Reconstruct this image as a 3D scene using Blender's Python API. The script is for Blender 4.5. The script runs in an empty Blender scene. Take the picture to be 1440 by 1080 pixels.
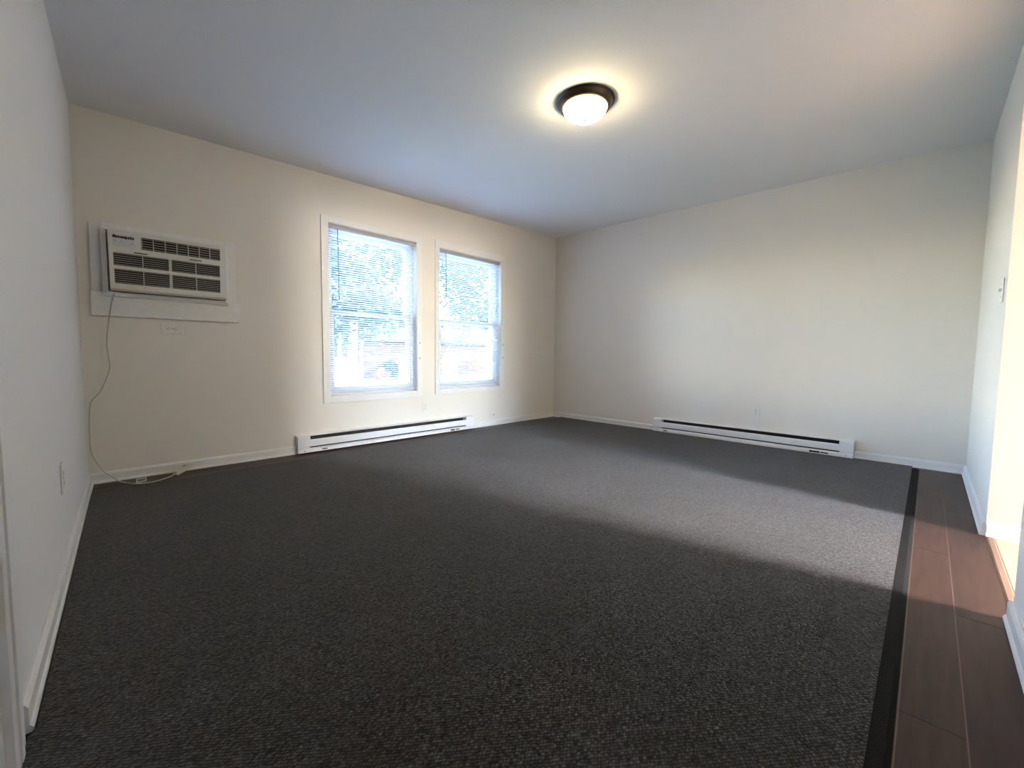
import bpy, bmesh, math, random
from mathutils import Vector, Matrix
random.seed(7)
SC = bpy.context.scene
COL = SC.collection
PI = math.pi

# ------------------------------------------------------------------ camera
cam_data = bpy.data.cameras.new('camera')
cam = bpy.data.objects.new('camera', cam_data); COL.objects.link(cam)
fw = Vector((0.70767048, 0.70336462, -0.06693803)); rt = Vector((0.70545947, -0.70865137, 0.01183986)); upv = Vector((0.03910799, 0.05560079, 0.99768688))
M = Matrix.Identity(4)
for i in range(3):
    M[i][0] = rt[i]; M[i][1] = upv[i]; M[i][2] = -fw[i]
M[0][3], M[1][3], M[2][3] = -4.53368, -3.69017, 0.83509
cam.matrix_world = M
cam_data.sensor_width = 36.0; cam_data.sensor_fit = 'HORIZONTAL'
cam_data.lens = 589.13 / 1440 * 36.0
cam_data.clip_start = 0.02; cam_data.clip_end = 300
SC.camera = cam

# ------------------------------------------------------------------ light
w = bpy.data.worlds.new('sky'); SC.world = w; w.use_nodes = True
wn = w.node_tree.nodes; wl = w.node_tree.links
bg = wn['Background']
sky = wn.new('ShaderNodeTexSky'); sky.sky_type = 'NISHITA'; sky.sun_disc = False
sky.sun_elevation = math.radians(54); sky.sun_rotation = math.radians(200); sky.air_density = 1.3; sky.dust_density = 0.3; sky.ozone_density = 2.0
tint = wn.new('ShaderNodeMix'); tint.data_type = 'RGBA'; tint.blend_type = 'MULTIPLY'; tint.inputs[0].default_value = 1.0; tint.inputs[7].default_value = (0.93, 0.92, 1.08, 1)
wl.new(sky.outputs[0], tint.inputs[6]); wl.new(tint.outputs[2], bg.inputs[0]); bg.inputs[1].default_value = 4.8
sun_d = bpy.data.lights.new('sun', 'SUN'); sun_d.energy = 2.2; sun_d.angle = math.radians(0.6); sun_d.color = (1.0, 0.93, 0.82)
sun = bpy.data.objects.new('sun', sun_d); COL.objects.link(sun)
sun.rotation_euler = Vector((0.30, 0.50, -0.81)).to_track_quat('-Z', 'Y').to_euler()
# unseen area lamp added in the hall, aimed at the floor as assumed daylight
hd = bpy.data.lights.new('assumed_hall_light', 'AREA'); hd.shape = 'RECTANGLE'; hd.size = 0.72; hd.size_y = 0.7
hd.energy = 5.2; hd.spread = math.radians(30); hd.color = (1.0, 0.90, 0.80)
hl = bpy.data.objects.new('assumed_hall_light', hd); COL.objects.link(hl)
hl.location = (-1.97, -7.00, 1.78); hl.rotation_euler = (PI/2, 0, 0)
hl.rotation_euler = Vector((-0.10, 1, -0.55)).to_track_quat('-Z', 'Z').to_euler()
# added fill lamp, unseen past the opening, stands in for the bright hall
hp = bpy.data.lights.new('hall_fill', 'POINT'); hp.energy = 185; hp.shadow_soft_size = 0.14; hp.color = (1.0, 0.96, 0.92)
hpo = bpy.data.objects.new('hall_fill', hp); COL.objects.link(hpo); hpo.location = (-1.80, -6.88, 2.12)
SC.view_settings.view_transform = 'Standard'; SC.view_settings.look = 'None'
SC.view_settings.gamma = 1.0; SC.view_settings.use_curve_mapping = False
SC.view_settings.exposure = 1.28
LAMP_POWER = 34

# ------------------------------------------------------------------ materials
def mat(name, col, rough=0.6, **k):
    m = bpy.data.materials.new(name); m.use_nodes = True
    b = m.node_tree.nodes['Principled BSDF']
    b.inputs['Base Color'].default_value = (*col, 1); b.inputs['Roughness'].default_value = rough
    for a, v in k.items(): b.inputs[a.replace('_', ' ')].default_value = v
    return m
def nd(m, t, **k):
    n = m.node_tree.nodes.new(t)
    for a, v in k.items(): setattr(n, a, v)
    return n
def lk(m, a, b): m.node_tree.links.new(a, b)
def noise_mat(name, c1, c2, scale, rough=0.7, bump=0.0, bscale=None, detail=4, stretch=None, **k):
    m = mat(name, c1, rough, **k); b = m.node_tree.nodes['Principled BSDF']
    tc = nd(m, 'ShaderNodeTexCoord'); mp = nd(m, 'ShaderNodeMapping'); lk(m, tc.outputs['Object'], mp.inputs[0])
    if stretch: mp.inputs['Scale'].default_value = stretch
    n = nd(m, 'ShaderNodeTexNoise'); n.inputs['Scale'].default_value = scale; n.inputs['Detail'].default_value = detail
    lk(m, mp.outputs[0], n.inputs['Vector'])
    r = nd(m, 'ShaderNodeValToRGB'); r.color_ramp.elements[0].position = 0.3; r.color_ramp.elements[1].position = 0.7
    r.color_ramp.elements[0].color = (*c1, 1); r.color_ramp.elements[1].color = (*c2, 1)
    lk(m, n.outputs[0], r.inputs[0]); lk(m, r.outputs[0], b.inputs['Base Color'])
    if bump:
        n2 = nd(m, 'ShaderNodeTexNoise'); n2.inputs['Scale'].default_value = bscale or scale; n2.inputs['Detail'].default_value = 3
        lk(m, mp.outputs[0], n2.inputs['Vector'])
        bp = nd(m, 'ShaderNodeBump'); bp.inputs['Strength'].default_value = bump; bp.inputs['Distance'].default_value = 0.003
        lk(m, n2.outputs[0], bp.inputs['Height']); lk(m, bp.outputs[0], b.inputs['Normal'])
    return m

WALL = noise_mat('wall_paint', (0.775, 0.735, 0.672), (0.805, 0.765, 0.702), 140, 0.75, 0.25, 260)
WALLC = noise_mat('lightened_wall_paint', (0.80, 0.80, 0.795), (0.83, 0.83, 0.825), 140, 0.75, 0.25, 260)  # wall paint lightened and cooled in place of extra light on the west wall
HALLW = noise_mat('hall_paint', (0.74, 0.67, 0.60), (0.77, 0.70, 0.63), 140, 0.7, 0.15, 260)
CEIL = noise_mat('ceiling_paint', (0.83, 0.83, 0.83), (0.86, 0.86, 0.86), 120, 0.85, 0.3, 220)
TRIMW = noise_mat('trim_paint', (0.78, 0.775, 0.76), (0.82, 0.815, 0.80), 30, 0.38)
VINYL = mat('white_vinyl', (0.80, 0.81, 0.82), 0.35)
SLATM = mat('blind_slat', (0.70, 0.745, 0.80), 0.4)  # white blind; bluish sky light tinted into the slat colour
_b = SLATM.node_tree.nodes['Principled BSDF']; _t = nd(SLATM, 'ShaderNodeBsdfTranslucent'); _t.inputs[0].default_value = (0.75, 0.78, 0.82, 1); _m = nd(SLATM, 'ShaderNodeMixShader'); _m.inputs[0].default_value = 0.10
lk(SLATM, _b.outputs[0], _m.inputs[1]); lk(SLATM, _t.outputs[0], _m.inputs[2]); lk(SLATM, _m.outputs[0], SLATM.node_tree.nodes['Material Output'].inputs[0])
HEADR = mat('shaded_headrail', (0.42, 0.42, 0.43), 0.4)  # backlit shade of the rail painted in as grey
METALW = noise_mat('white_enamel', (0.80, 0.80, 0.80), (0.84, 0.84, 0.84), 20, 0.32)
DARK = mat('dark_cavity', (0.012, 0.011, 0.010), 0.7)
FIN = mat('heater_fin', (0.10, 0.085, 0.06), 0.45, Metallic=0.7)
BRONZE = noise_mat('aged_bronze', (0.045, 0.032, 0.022), (0.075, 0.055, 0.038), 40, 0.38, Metallic=0.75)
ACW = noise_mat('ac_plastic', (0.66, 0.65, 0.61), (0.71, 0.70, 0.66), 25, 0.45)
ACL = mat('ac_louver', (0.50, 0.48, 0.44), 0.5)
LABEL = noise_mat('ac_label', (0.56, 0.58, 0.59), (0.63, 0.65, 0.66), 60, 0.4)
CORD = mat('cord_grey', (0.52, 0.50, 0.45), 0.5)
CORDW = mat('plug_plastic', (0.70, 0.68, 0.63), 0.45)
PLATE = mat('outlet_plastic', (0.78, 0.76, 0.71), 0.35)
SLOT = mat('outlet_slot', (0.03, 0.028, 0.025), 0.6)
STEEL = mat('screw_steel', (0.30, 0.29, 0.28), 0.4, Metallic=0.8)
WANDM = mat('tilt_wand', (0.16, 0.18, 0.22), 0.25)
BIND = noise_mat('carpet_binding', (0.010, 0.010, 0.010), (0.018, 0.017, 0.016), 300, 0.9, 0.6, 500)
BIND.node_tree.nodes['Principled BSDF'].inputs['Specular IOR Level'].default_value = 0.08
BARK = noise_mat('bark', (0.26, 0.19, 0.16), (0.40, 0.31, 0.27), 9, 0.9, 0.6, 14, stretch=(1, 1, 0.3))
GRASS = noise_mat('grass', (0.10, 0.125, 0.075), (0.13, 0.155, 0.095), 3.0, 0.9, 0.6, 60)
CONC = noise_mat('concrete', (0.45, 0.42, 0.38), (0.52, 0.49, 0.45), 6, 0.9)
SHINGLE = noise_mat('shingle', (0.03, 0.03, 0.034), (0.05, 0.05, 0.055), 12, 0.9, stretch=(1, 1, 6))
SHEDW = mat('shed_siding', (0.85, 0.84, 0.80), 0.6)
HGLASS = mat('house_glass', (0.05, 0.08, 0.11), 0.15)
def leaf_mat(name, c1, c2):
    m = noise_mat(name, c1, c2, 1.3, 0.6)
    b = m.node_tree.nodes['Principled BSDF']
    out = m.node_tree.nodes['Material Output']
    tr = nd(m, 'ShaderNodeBsdfTranslucent'); tr.inputs[0].default_value = (*[min(1, c * 1.5) for c in c2], 1)
    mx = nd(m, 'ShaderNodeMixShader'); mx.inputs[0].default_value = 0.4
    lk(m, b.outputs[0], mx.inputs[1]); lk(m, tr.outputs[0], mx.inputs[2]); lk(m, mx.outputs[0], out.inputs[0])
    return m
LEAFG = leaf_mat('leaf_green', (0.022, 0.034, 0.022), (0.04, 0.056, 0.034))
LEAFY = leaf_mat('leaf_yellow_green', (0.12, 0.13, 0.03), (0.20, 0.20, 0.05))
LEAFR = leaf_mat('leaf_red_brown', (0.20, 0.08, 0.05), (0.30, 0.13, 0.08))

def brick_mat():
    m = mat('red_brick', (0.3, 0.13, 0.1), 0.85); b = m.node_tree.nodes['Principled BSDF']
    tc = nd(m, 'ShaderNodeTexCoord'); sp = nd(m, 'ShaderNodeSeparateXYZ'); lk(m, tc.outputs['Object'], sp.inputs[0])
    cb = nd(m, 'ShaderNodeCombineXYZ'); ad = nd(m, 'ShaderNodeMath', operation='ADD')
    lk(m, sp.outputs[0], ad.inputs[0]); lk(m, sp.outputs[1], ad.inputs[1]); lk(m, ad.outputs[0], cb.inputs[0]); lk(m, sp.outputs[2], cb.inputs[1])
    t = nd(m, 'ShaderNodeTexBrick'); t.inputs['Scale'].default_value = 1.0
    t.inputs['Brick Width'].default_value = 0.21; t.inputs['Row Height'].default_value = 0.075; t.inputs['Mortar Size'].default_value = 0.01
    t.inputs['Color1'].default_value = (0.050, 0.022, 0.019, 1); t.inputs['Color2'].default_value = (0.068, 0.032, 0.028, 1); t.inputs['Mortar'].default_value = (0.08, 0.070, 0.066, 1)
    lk(m, cb.outputs[0], t.inputs['Vector']); lk(m, t.outputs[0], b.inputs['Base Color'])
    return m
BRICK = brick_mat()

def glass_mat():
    m = bpy.data.materials.new('window_glass'); m.use_nodes = True; nt = m.node_tree; nt.nodes.clear()
    out = nd(m, 'ShaderNodeOutputMaterial'); tr = nd(m, 'ShaderNodeBsdfTransparent'); gl = nd(m, 'ShaderNodeBsdfGlossy')
    tr.inputs[0].default_value = (0.95, 0.98, 0.98, 1); gl.inputs['Roughness'].default_value = 0.02
    fr = nd(m, 'ShaderNodeFresnel'); fr.inputs[0].default_value = 1.45; mx = nd(m, 'ShaderNodeMixShader')
    lk(m, fr.outputs[0], mx.inputs[0]); lk(m, tr.outputs[0], mx.inputs[1]); lk(m, gl.outputs[0], mx.inputs[2]); lk(m, mx.outputs[0], out.inputs[0])
    return m
GLASS = glass_mat()

def dome_mat():
    m = mat('lit_alabaster_glass', (0.9, 0.86, 0.78), 0.3); b = m.node_tree.nodes['Principled BSDF']
    b.inputs['Emission Color'].default_value = (1.0, 0.81, 0.46, 1); b.inputs['Emission Strength'].default_value = LAMP_POWER
    return m
DOME = dome_mat()

def carpet_mat():
    m = mat('charcoal_loop_carpet', (0.04, 0.037, 0.035), 0.95); b = m.node_tree.nodes['Principled BSDF']
    b.inputs['Specular IOR Level'].default_value = 0.15
    b.inputs['Sheen Weight'].default_value = 0.20; b.inputs['Sheen Roughness'].default_value = 0.5; b.inputs['Sheen Tint'].default_value = (0.75, 0.72, 0.7, 1)
    tc = nd(m, 'ShaderNodeTexCoord')
    v = nd(m, 'ShaderNodeTexVoronoi'); v.inputs['Scale'].default_value = 158; v.inputs['Randomness'].default_value = 0.55
    mp = nd(m, 'ShaderNodeMapping'); mp.inputs['Rotation'].default_value = (0, 0, math.radians(-43)); mp.inputs['Scale'].default_value = (0.75, 1.0, 1.0)
    lk(m, tc.outputs['Object'], mp.inputs[0]); lk(m, mp.outputs[0], v.inputs['Vector'])
    r = nd(m, 'ShaderNodeValToRGB'); r.color_ramp.elements[0].position = 0.0; r.color_ramp.elements[1].position = 1.0
    r.color_ramp.elements[0].color = (0.043, 0.039, 0.036, 1); r.color_ramp.elements[1].color = (0.060, 0.055, 0.051, 1)
    e = r.color_ramp.elements.new(0.93); e.color = (0.088, 0.080, 0.073, 1); r.color_ramp.elements[2].color = (0.125, 0.117, 0.110, 1)
    sx = nd(m, 'ShaderNodeSeparateColor'); lk(m, v.outputs['Color'], sx.inputs[0]); lk(m, sx.outputs[0], r.inputs[0])
    # dark gaps between the loops
    mr = nd(m, 'ShaderNodeMapRange'); mr.inputs[1].default_value = 0.25; mr.inputs[2].default_value = 0.75; mr.inputs[3].default_value = 1.0; mr.inputs[4].default_value = 0.25
    lk(m, v.outputs['Distance'], mr.inputs[0])
    mx = nd(m, 'ShaderNodeMix', data_type='RGBA', blend_type='MULTIPLY'); mx.inputs[0].default_value = 1.0
    lk(m, r.outputs[0], mx.inputs[6]); lk(m, mr.outputs[0], mx.inputs[7])
    n = nd(m, 'ShaderNodeTexNoise'); n.inputs['Scale'].default_value = 2.2; n.inputs['Detail'].default_value = 3; lk(m, tc.outputs['Object'], n.inputs['Vector'])
    mr2 = nd(m, 'ShaderNodeMapRange'); mr2.inputs[1].default_value = 0.3; mr2.inputs[2].default_value = 0.7; mr2.inputs[3].default_value = 0.85; mr2.inputs[4].default_value = 1.12
    lk(m, n.outputs[0], mr2.inputs[0])
    mx2 = nd(m, 'ShaderNodeMix', data_type='RGBA', blend_type='MULTIPLY'); mx2.inputs[0].default_value = 1.0
    lk(m, mx.outputs[2], mx2.inputs[6]); lk(m, mr2.outputs[0], mx2.inputs[7]); lk(m, mx2.outputs[2], b.inputs['Base Color'])
    bp = nd(m, 'ShaderNodeBump', invert=True); bp.inputs['Strength'].default_value = 0.9; bp.inputs['Distance'].default_value = 0.004
    lk(m, v.outputs['Distance'], bp.inputs['Height']); lk(m, bp.outputs[0], b.inputs['Normal'])
    return m
CARPET = carpet_mat()

def plank_mat(name, c1, c2, rough):
    m = mat(name, c1, rough); b = m.node_tree.nodes['Principled BSDF']
    tc = nd(m, 'ShaderNodeTexCoord'); oi = nd(m, 'ShaderNodeObjectInfo')
    ad = nd(m, 'ShaderNodeVectorMath', operation='ADD'); lk(m, tc.outputs['Object'], ad.inputs[0]); lk(m, oi.outputs['Random'], ad.inputs[1])
    mp = nd(m, 'ShaderNodeMapping'); mp.inputs['Scale'].default_value = (1.6, 22, 8); lk(m, ad.outputs[0], mp.inputs[0])
    n = nd(m, 'ShaderNodeTexNoise'); n.inputs['Scale'].default_value = 2.4; n.inputs['Detail'].default_value = 6; n.inputs['Distortion'].default_value = 0.6; lk(m, mp.outputs[0], n.inputs['Vector'])
    r = nd(m, 'ShaderNodeValToRGB'); r.color_ramp.elements[0].position = 0.3; r.color_ramp.elements[1].position = 0.72
    r.color_ramp.elements[0].color = (*c1, 1); r.color_ramp.elements[1].color = (*c2, 1); lk(m, n.outputs[0], r.inputs[0])
    mr = nd(m, 'ShaderNodeMapRange'); mr.inputs[3].default_value = 0.88; mr.inputs[4].default_value = 1.12; lk(m, oi.outputs['Random'], mr.inputs[0])
    mx = nd(m, 'ShaderNodeMix', data_type='RGBA', blend_type='MULTIPLY'); mx.inputs[0].default_value = 1.0
    lk(m, r.outputs[0], mx.inputs[6]); lk(m, mr.outputs[0], mx.inputs[7]); lk(m, mx.outputs[2], b.inputs['Base Color'])
    bp = nd(m, 'ShaderNodeBump'); bp.inputs['Strength'].default_value = 0.12; bp.inputs['Distance'].default_value = 0.002
    lk(m, n.outputs[0], bp.inputs['Height']); lk(m, bp.outputs[0], b.inputs['Normal'])
    return m
PLANKD = plank_mat('dark_walnut_laminate', (0.034, 0.0155, 0.011), (0.060, 0.029, 0.020), 0.48); PLANKD.node_tree.nodes['Principled BSDF'].inputs['Specular IOR Level'].default_value = 0.28
PLANKL = plank_mat('light_oak_laminate', (0.50, 0.33, 0.19), (0.62, 0.43, 0.27), 0.4)
SEAM = mat('worn_plank_edge', (0.13, 0.08, 0.06), 0.6)

# ------------------------------------------------------------------ mesh helpers
class MB:
    def __init__(s): s.v = []; s.f = []; s.smooth = []
    def box(s, x0, x1, y0, y1, z0, z1):
        n = len(s.v)
        s.v += [(x0,y0,z0),(x1,y0,z0),(x1,y1,z0),(x0,y1,z0),(x0,y0,z1),(x1,y0,z1),(x1,y1,z1),(x0,y1,z1)]
        s.f += [tuple(n+i for i in q) for q in ((0,3,2,1),(4,5,6,7),(0,1,5,4),(1,2,6,5),(2,3,7,6),(3,0,4,7))]
        s.smooth += [False]*6; return s
    def bbox(s, x0, x1, y0, y1, z0, z1, r=0.002):
        # box with bevelled edges
        bm = bmesh.new(); bmesh.ops.create_cube(bm, size=1)
        for v in bm.verts: v.co = Vector(((x0+x1)/2+v.co.x*(x1-x0), (y0+y1)/2+v.co.y*(y1-y0), (z0+z1)/2+v.co.z*(z1-z0)))
        bmesh.ops.bevel(bm, geom=list(bm.edges), offset=r, segments=1, affect='EDGES', profile=0.5)
        s.add_bm(bm); bm.free(); return s
    def add_bm(s, bm, smooth=False):
        n = len(s.v); bm.verts.index_update()
        s.v += [tuple(v.co) for v in bm.verts]
        for f in bm.faces: s.f.append(tuple(n+v.index for v in f.verts)); s.smooth.append(smooth)
    def prism(s, prof, axis, a0, a1):
        # prof: 2-D outline; axis 'x': prof=(y,z), 'y': prof=(x,z), 'z': prof=(x,y)
        n = len(s.v); k = len(prof)
        def P(p, a): return {'x': (a, p[0], p[1]), 'y': (p[0], a, p[1]), 'z': (p[0], p[1], a)}[axis]
        s.v += [P(p, a0) for p in prof] + [P(p, a1) for p in prof]
        for i in range(k): s.f.append((n+i, n+(i+1)%k, n+k+(i+1)%k, n+k+i)); s.smooth.append(False)
        s.f += [tuple(n+i for i in reversed(range(k))), tuple(n+k+i for i in range(k))]; s.smooth += [False, False]
        return s
    def lathe(s, prof, c, seg=32, smooth=True, axis='z'):
        n = len(s.v); k = len(prof)
        for j in range(seg):
            a = 2*PI*j/seg
            for r, z in prof:
                if axis == 'z': s.v.append((c[0]+r*math.cos(a), c[1]+r*math.sin(a), c[2]+z))
                elif axis == 'y': s.v.append((c[0]+r*math.cos(a), c[1]+z, c[2]+r*math.sin(a)))
                else: s.v.append((c[0]+z, c[1]+r*math.cos(a), c[2]+r*math.sin(a)))
        for j in range(seg):
            for i in range(k-1):
                a, b = n+j*k+i, n+((j+1)%seg)*k+i
                s.f.append((a, b, b+1, a+1)); s.smooth.append(smooth)
        return s
    def disc(s, c, r, h, axis='y', seg=12):
        return s.lathe([(0, 0), (r, 0), (r, h), (0, h)], c, seg, False, axis)
    def tube(s, pts, r, seg=8, r1=None):
        n = len(s.v); pts = [Vector(p) for p in pts]; m = len(pts)
        up = Vector((0.13, 0.31, 0.94))
        for i, p in enumerate(pts):
            d = (pts[min(i+1, m-1)] - pts[max(i-1, 0)]).normalized()
            a = d.cross(up)
            if a.length < 1e-3: a = d.cross(Vector((1, 0, 0)))
            a.normalize(); b = d.cross(a)
            rr = r if r1 is None else r + (r1-r)*i/(m-1)
            for j in range(seg):
                t = 2*PI*j/seg; s.v.append(tuple(p + a*rr*math.cos(t) + b*rr*math.sin(t)))
        for i in range(m-1):
            for j in range(seg):
                s.f.append((n+i*seg+j, n+i*seg+(j+1)%seg, n+(i+1)*seg+(j+1)%seg, n+(i+1)*seg+j)); s.smooth.append(True)
        s.f += [tuple(n+j for j in reversed(range(seg))), tuple(n+(m-1)*seg+j for j in range(seg))]; s.smooth += [False, False]
        return s

WL = {}
def mesh_of(name, mb, m, off):
    me = bpy.data.meshes.new(name)
    me.from_pydata([(v[0]-off[0], v[1]-off[1], v[2]-off[2]) for v in mb.v], [], mb.f)
    bm = bmesh.new(); bm.from_mesh(me); bmesh.ops.recalc_face_normals(bm, faces=bm.faces); bm.to_mesh(me); bm.free()
    if any(mb.smooth): me.polygons.foreach_set('use_smooth', mb.smooth)
    me.materials.append(m); me.update()
    return me
def obj(name, mb, m, parent=None, at=None):
    """link one mesh object; vertices are given in world coordinates, origin at `at` or at the parent's origin"""
    off = at if at is not None else (WL[parent.name] if parent else (0, 0, 0))
    o = bpy.data.objects.new(name, mesh_of(name, mb, m, off)); COL.objects.link(o)
    if parent:
        o.parent = parent; pw = WL[parent.name]; o.location = (off[0]-pw[0], off[1]-pw[1], off[2]-pw[2])
    else: o.location = off
    WL[o.name] = tuple(off); return o
def tag(o, label=None, cat=None, group=None, kind=None):
    if label: o['label'] = label
    if cat: o['category'] = cat
    if group: o['group'] = group
    if kind: o['kind'] = kind
    return o
def thing(name, loc, label, cat, group=None, kind=None):
    o = bpy.data.objects.new(name, None); o.empty_display_size = 0.1; COL.objects.link(o); o.location = loc; WL[o.name] = tuple(loc)
    return tag(o, label, cat, group, kind)
def child_copy(src, parent, dloc):
    c = src.copy(); COL.objects.link(c); c.parent = parent; c.location = Vector(src.location) + Vector(dloc); return c
def struct(name, mb, m, parent=None, label=None):
    o = obj(name, mb, m, parent)
    if not parent: o['kind'] = 'structure'
    if label: o['label'] = label
    return o

# ------------------------------------------------------------------ room shell
def WX(y): return -4.5687 + 0.044*y            # west wall face
def CZ(x, y): return 2.44 + 0.032*x + 0.011*y  # ceiling
TOP = 2.47
W1 = (-3.066, -2.200, 0.465, 1.950); W2 = (-1.924, -1.030, 0.472, 1.950)
b = MB(); T = 0.16
b.box(-4.85, W1[0], 0, T, -0.3, TOP); b.box(W1[1], W2[0], 0, T, -0.3, TOP); b.box(W2[1], 0.16, 0, T, -0.3, TOP)
for q in (W1, W2): b.box(q[0], q[1], 0, T, -0.3, q[2]); b.box(q[0], q[1], 0, T, q[3], TOP)
struct('wall_north', b, WALL, label='greige window wall holding the two windows and the air conditioner')
struct('wall_east', MB().box(0, 0.16, -4.035, 0, -0.3, TOP), WALL, label='blank greige wall with one heater and one outlet, right of the corner')
b = MB(); b.box(-1.530, 0, -4.035, -3.925, -0.3, TOP); b.box(-4.85, -2.468, -4.035, -3.925, -0.3, TOP); b.box(-2.468, -1.530, -4.035, -3.925, 2.10, TOP)
struct('wall_south', b, WALL, label='greige wall broken by the cased opening to the hall')
D0, D1 = -2.49, -3.27
b = MB()
def wpoly(y0, y1, z0, z1): b.prism([(WX(y0), y0), (WX(y1), y1), (-4.95, y1), (-4.95, y0)], 'z', z0, z1)
wpoly(0.0, D0, -0.3, TOP); wpoly(D1, -3.925, -0.3, TOP); wpoly(D0, D1, 2.06, TOP)
struct('wall_west', b, WALLC, label='pale wall on the left running back from the doorway casing')
b = MB(); n0 = [(-4.95, 0.16), (0.16, 0.16), (0.16, -4.035), (-4.95, -4.035)]
b.v = [(x, y, CZ(x, y)) for x, y in n0] + [(x, y, CZ(x, y)+0.25) for x, y in n0]
b.f = [(0,1,2,3), (7,6,5,4), (0,4,5,1), (1,5,6,2), (2,6,7,3), (3,7,4,0)]; b.smooth = [False]*6
struct('ceiling', b, CEIL, label='plain white painted ceiling')

# floor: slab with planks
floor = struct('floor', MB().box(-4.95, 0.16, -4.10, 0.16, -0.30, -0.010), DARK, label='dark wood laminate floor under and beside the carpet')
def plank_row(y0, y1, cuts, m, par, xlo, xhi, z=0.0):
    xs = [xlo] + [c for c in cuts if xlo < c < xhi] + [xhi]
    for a, c in zip(xs[:-1], xs[1:]):
        mb = MB(); g = 0.0008
        mb.bbox(a+g*0.4, c-g*0.4, y0+g*0.5, y1-g*0.5, -0.0095, z, 0.0007)
        obj('plank', mb, m, par, at=((a+c)/2, (y0+y1)/2, 0))
plank_row(-3.683, -3.570, [-3.9, -2.7, -1.35, -0.2], PLANKD, floor, -4.72, -0.001)
plank_row(-3.796, -3.683, [-3.2, -1.95, -0.72], PLANKD, floor, -4.72, -0.001)
plank_row(-3.926, -3.796, [-3.75, -2.55, -1.18], PLANKD, floor, -4.72, -0.001)
plank_row(-0.140, -0.003, [-4.0, -2.8, -1.6, -0.4], PLANKD, floor, -4.565, -0.001)
plank_row(-0.300, -0.140, [-3.4, -2.2, -1.0], PLANKD, floor, -4.575, -0.001)
for y in (-3.683, -3.796):     # worn pale edges along the seams in the walkway
    obj('worn_seam', MB().box(-4.0, -0.9, y-0.0014, y+0.0014, -0.0095, 0.0003), SEAM, floor)
thr = obj('threshold_strip', MB().prism([(-3.926, 0.0), (-3.932, 0.004), (-3.948, 0.004), (-3.954, 0.0), (-3.954, -0.0095), (-3.926, -0.0095)], 'x', -2.466, -1.532), plank_mat('threshold_wood', (0.16, 0.09, 0.06), (0.22, 0.13, 0.09), 0.45), floor)

# hall beyond the opening
hall = struct('floor_hall', MB().box(-4.95, -1.36, -7.25, -4.10, -0.30, -0.010), PLANKL, label='light oak laminate floor of the hall seen through the opening')
yy = -3.955; k = 0
while yy > -6.9:
    y1 = yy; y0 = yy-0.125
    plank_row(y0, y1, [-2.9, -2.2 if k % 2 else -1.75], PLANKL, hall, -2.466 if y0 > -4.04 else -3.30, -1.532 if y0 > -4.04 else -1.526)
    yy -= 0.125; k += 1
struct('wall_hall_east', MB().box(-1.5225, -1.36, -7.25, -4.035, -0.3, TOP), HALLW, label='warm cream hall wall past the opening')
struct('wall_hall_west', MB().box(-4.95, -4.80, -7.25, -4.0352, -0.3, TOP), HALLW)
b = MB(); b.box(-4.80, -2.44, -7.25, -7.10, -0.3, TOP); b.box(-1.60, -1.36, -7.25, -7.10, -0.3, TOP); b.box(-2.44, -1.60, -7.25, -7.10, 2.06, TOP); b.box(-2.44, -1.60, -7.25, -7.10, -0.3, 0.0)
struct('wall_hall_south', b, HALLW)
struct('ceiling_hall', MB().box(-4.95, -1.36, -7.25, -4.0352, 2.34, 2.60), CEIL)
dr = thing('assumed_door', (-2.02, -7.10, 0), 'assumed glazed exterior door, unseen at the end of the hall', None, kind='structure')  # door out of view, assumed as a source for the hall light
b = MB(); b.box(-2.44, -2.39, -7.16, -7.10, 0, 2.06); b.box(-1.65, -1.60, -7.16, -7.10, 0, 2.06); b.box(-2.39, -1.65, -7.16, -7.10, 2.01, 2.06); b.box(-2.39, -1.65, -7.16, -7.10, 0, 0.22)
obj('door_frame', b, TRIMW, dr)
obj('pane', MB().box(-2.388, -1.652, -7.145, -7.135, 0.222, 2.008), GLASS, dr)

# wall paint wraps the end of the south wall in hall cream
obj_end = struct('trim_1', MB().box(-1.536, -1.5302, -4.035, -3.9255, 0.0, 2.10), HALLW, label='cream painted end of the wall at the opening')

# baseboards: profile with small stepped top; p = distance out from wall, h = height
BP = [(0, 0), (0.020, 0), (0.020, 0.007), (0.016, 0.014), (0.013, 0.017), (0.013, 0.055), (0.009, 0.063), (0.004, 0.069), (0, 0.069)]
def base_x(mb, y, sgn, x0, x1): mb.prism([(y+sgn*p, h) for p, h in BP], 'x', x0, x1)
def base_y(mb, x, sgn, y0, y1): mb.prism([(x+sgn*p, h) for p, h in BP], 'y', y0, y1)
b = MB(); base_x(b, 0, -1, -4.566, -3.364); base_x(b, 0, -1, -1.497, -0.0005)
struct('baseboard_north', b, TRIMW, label='white baseboard under the windows on either side of the heater')
b = MB(); base_y(b, 0, -1, -1.502, -0.0005); base_y(b, 0, -1, -3.924, -3.284)
struct('baseboard_east', b, TRIMW, label='white baseboard along the blank wall')
b = MB(); base_x(b, -3.925, 1, -1.534, -0.001); base_x(b, -3.925, 1, -4.70, -2.466)
struct('baseboard_south', b, TRIMW, label='white baseboard beside the hall opening')
b = MB(); n = len(BP)
ya, yb = -0.0005, -2.340
for p, h in BP: b.v.append((WX(ya)+p, ya, h))
for p, h in BP: b.v.append((WX(yb)+p, yb, h))
b.f = [(i, (i+1) % n, n+(i+1) % n, n+i) for i in range(n)] + [tuple(range(n)), tuple(range(2*n-1, n-1, -1))]; b.smooth = [False]*len(b.f)
struct('baseboard_west', b, TRIMW, label='white baseboard along the left wall ending at the door casing')
b = MB(); base_y(b, -1.5365, -1, -4.033, -3.9262)
b2 = [(p*1.3, h*1.25) for p, h in BP]
b.prism([(-1.5225-p, h) for p, h in b2], 'y', -7.09, -4.036)
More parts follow.
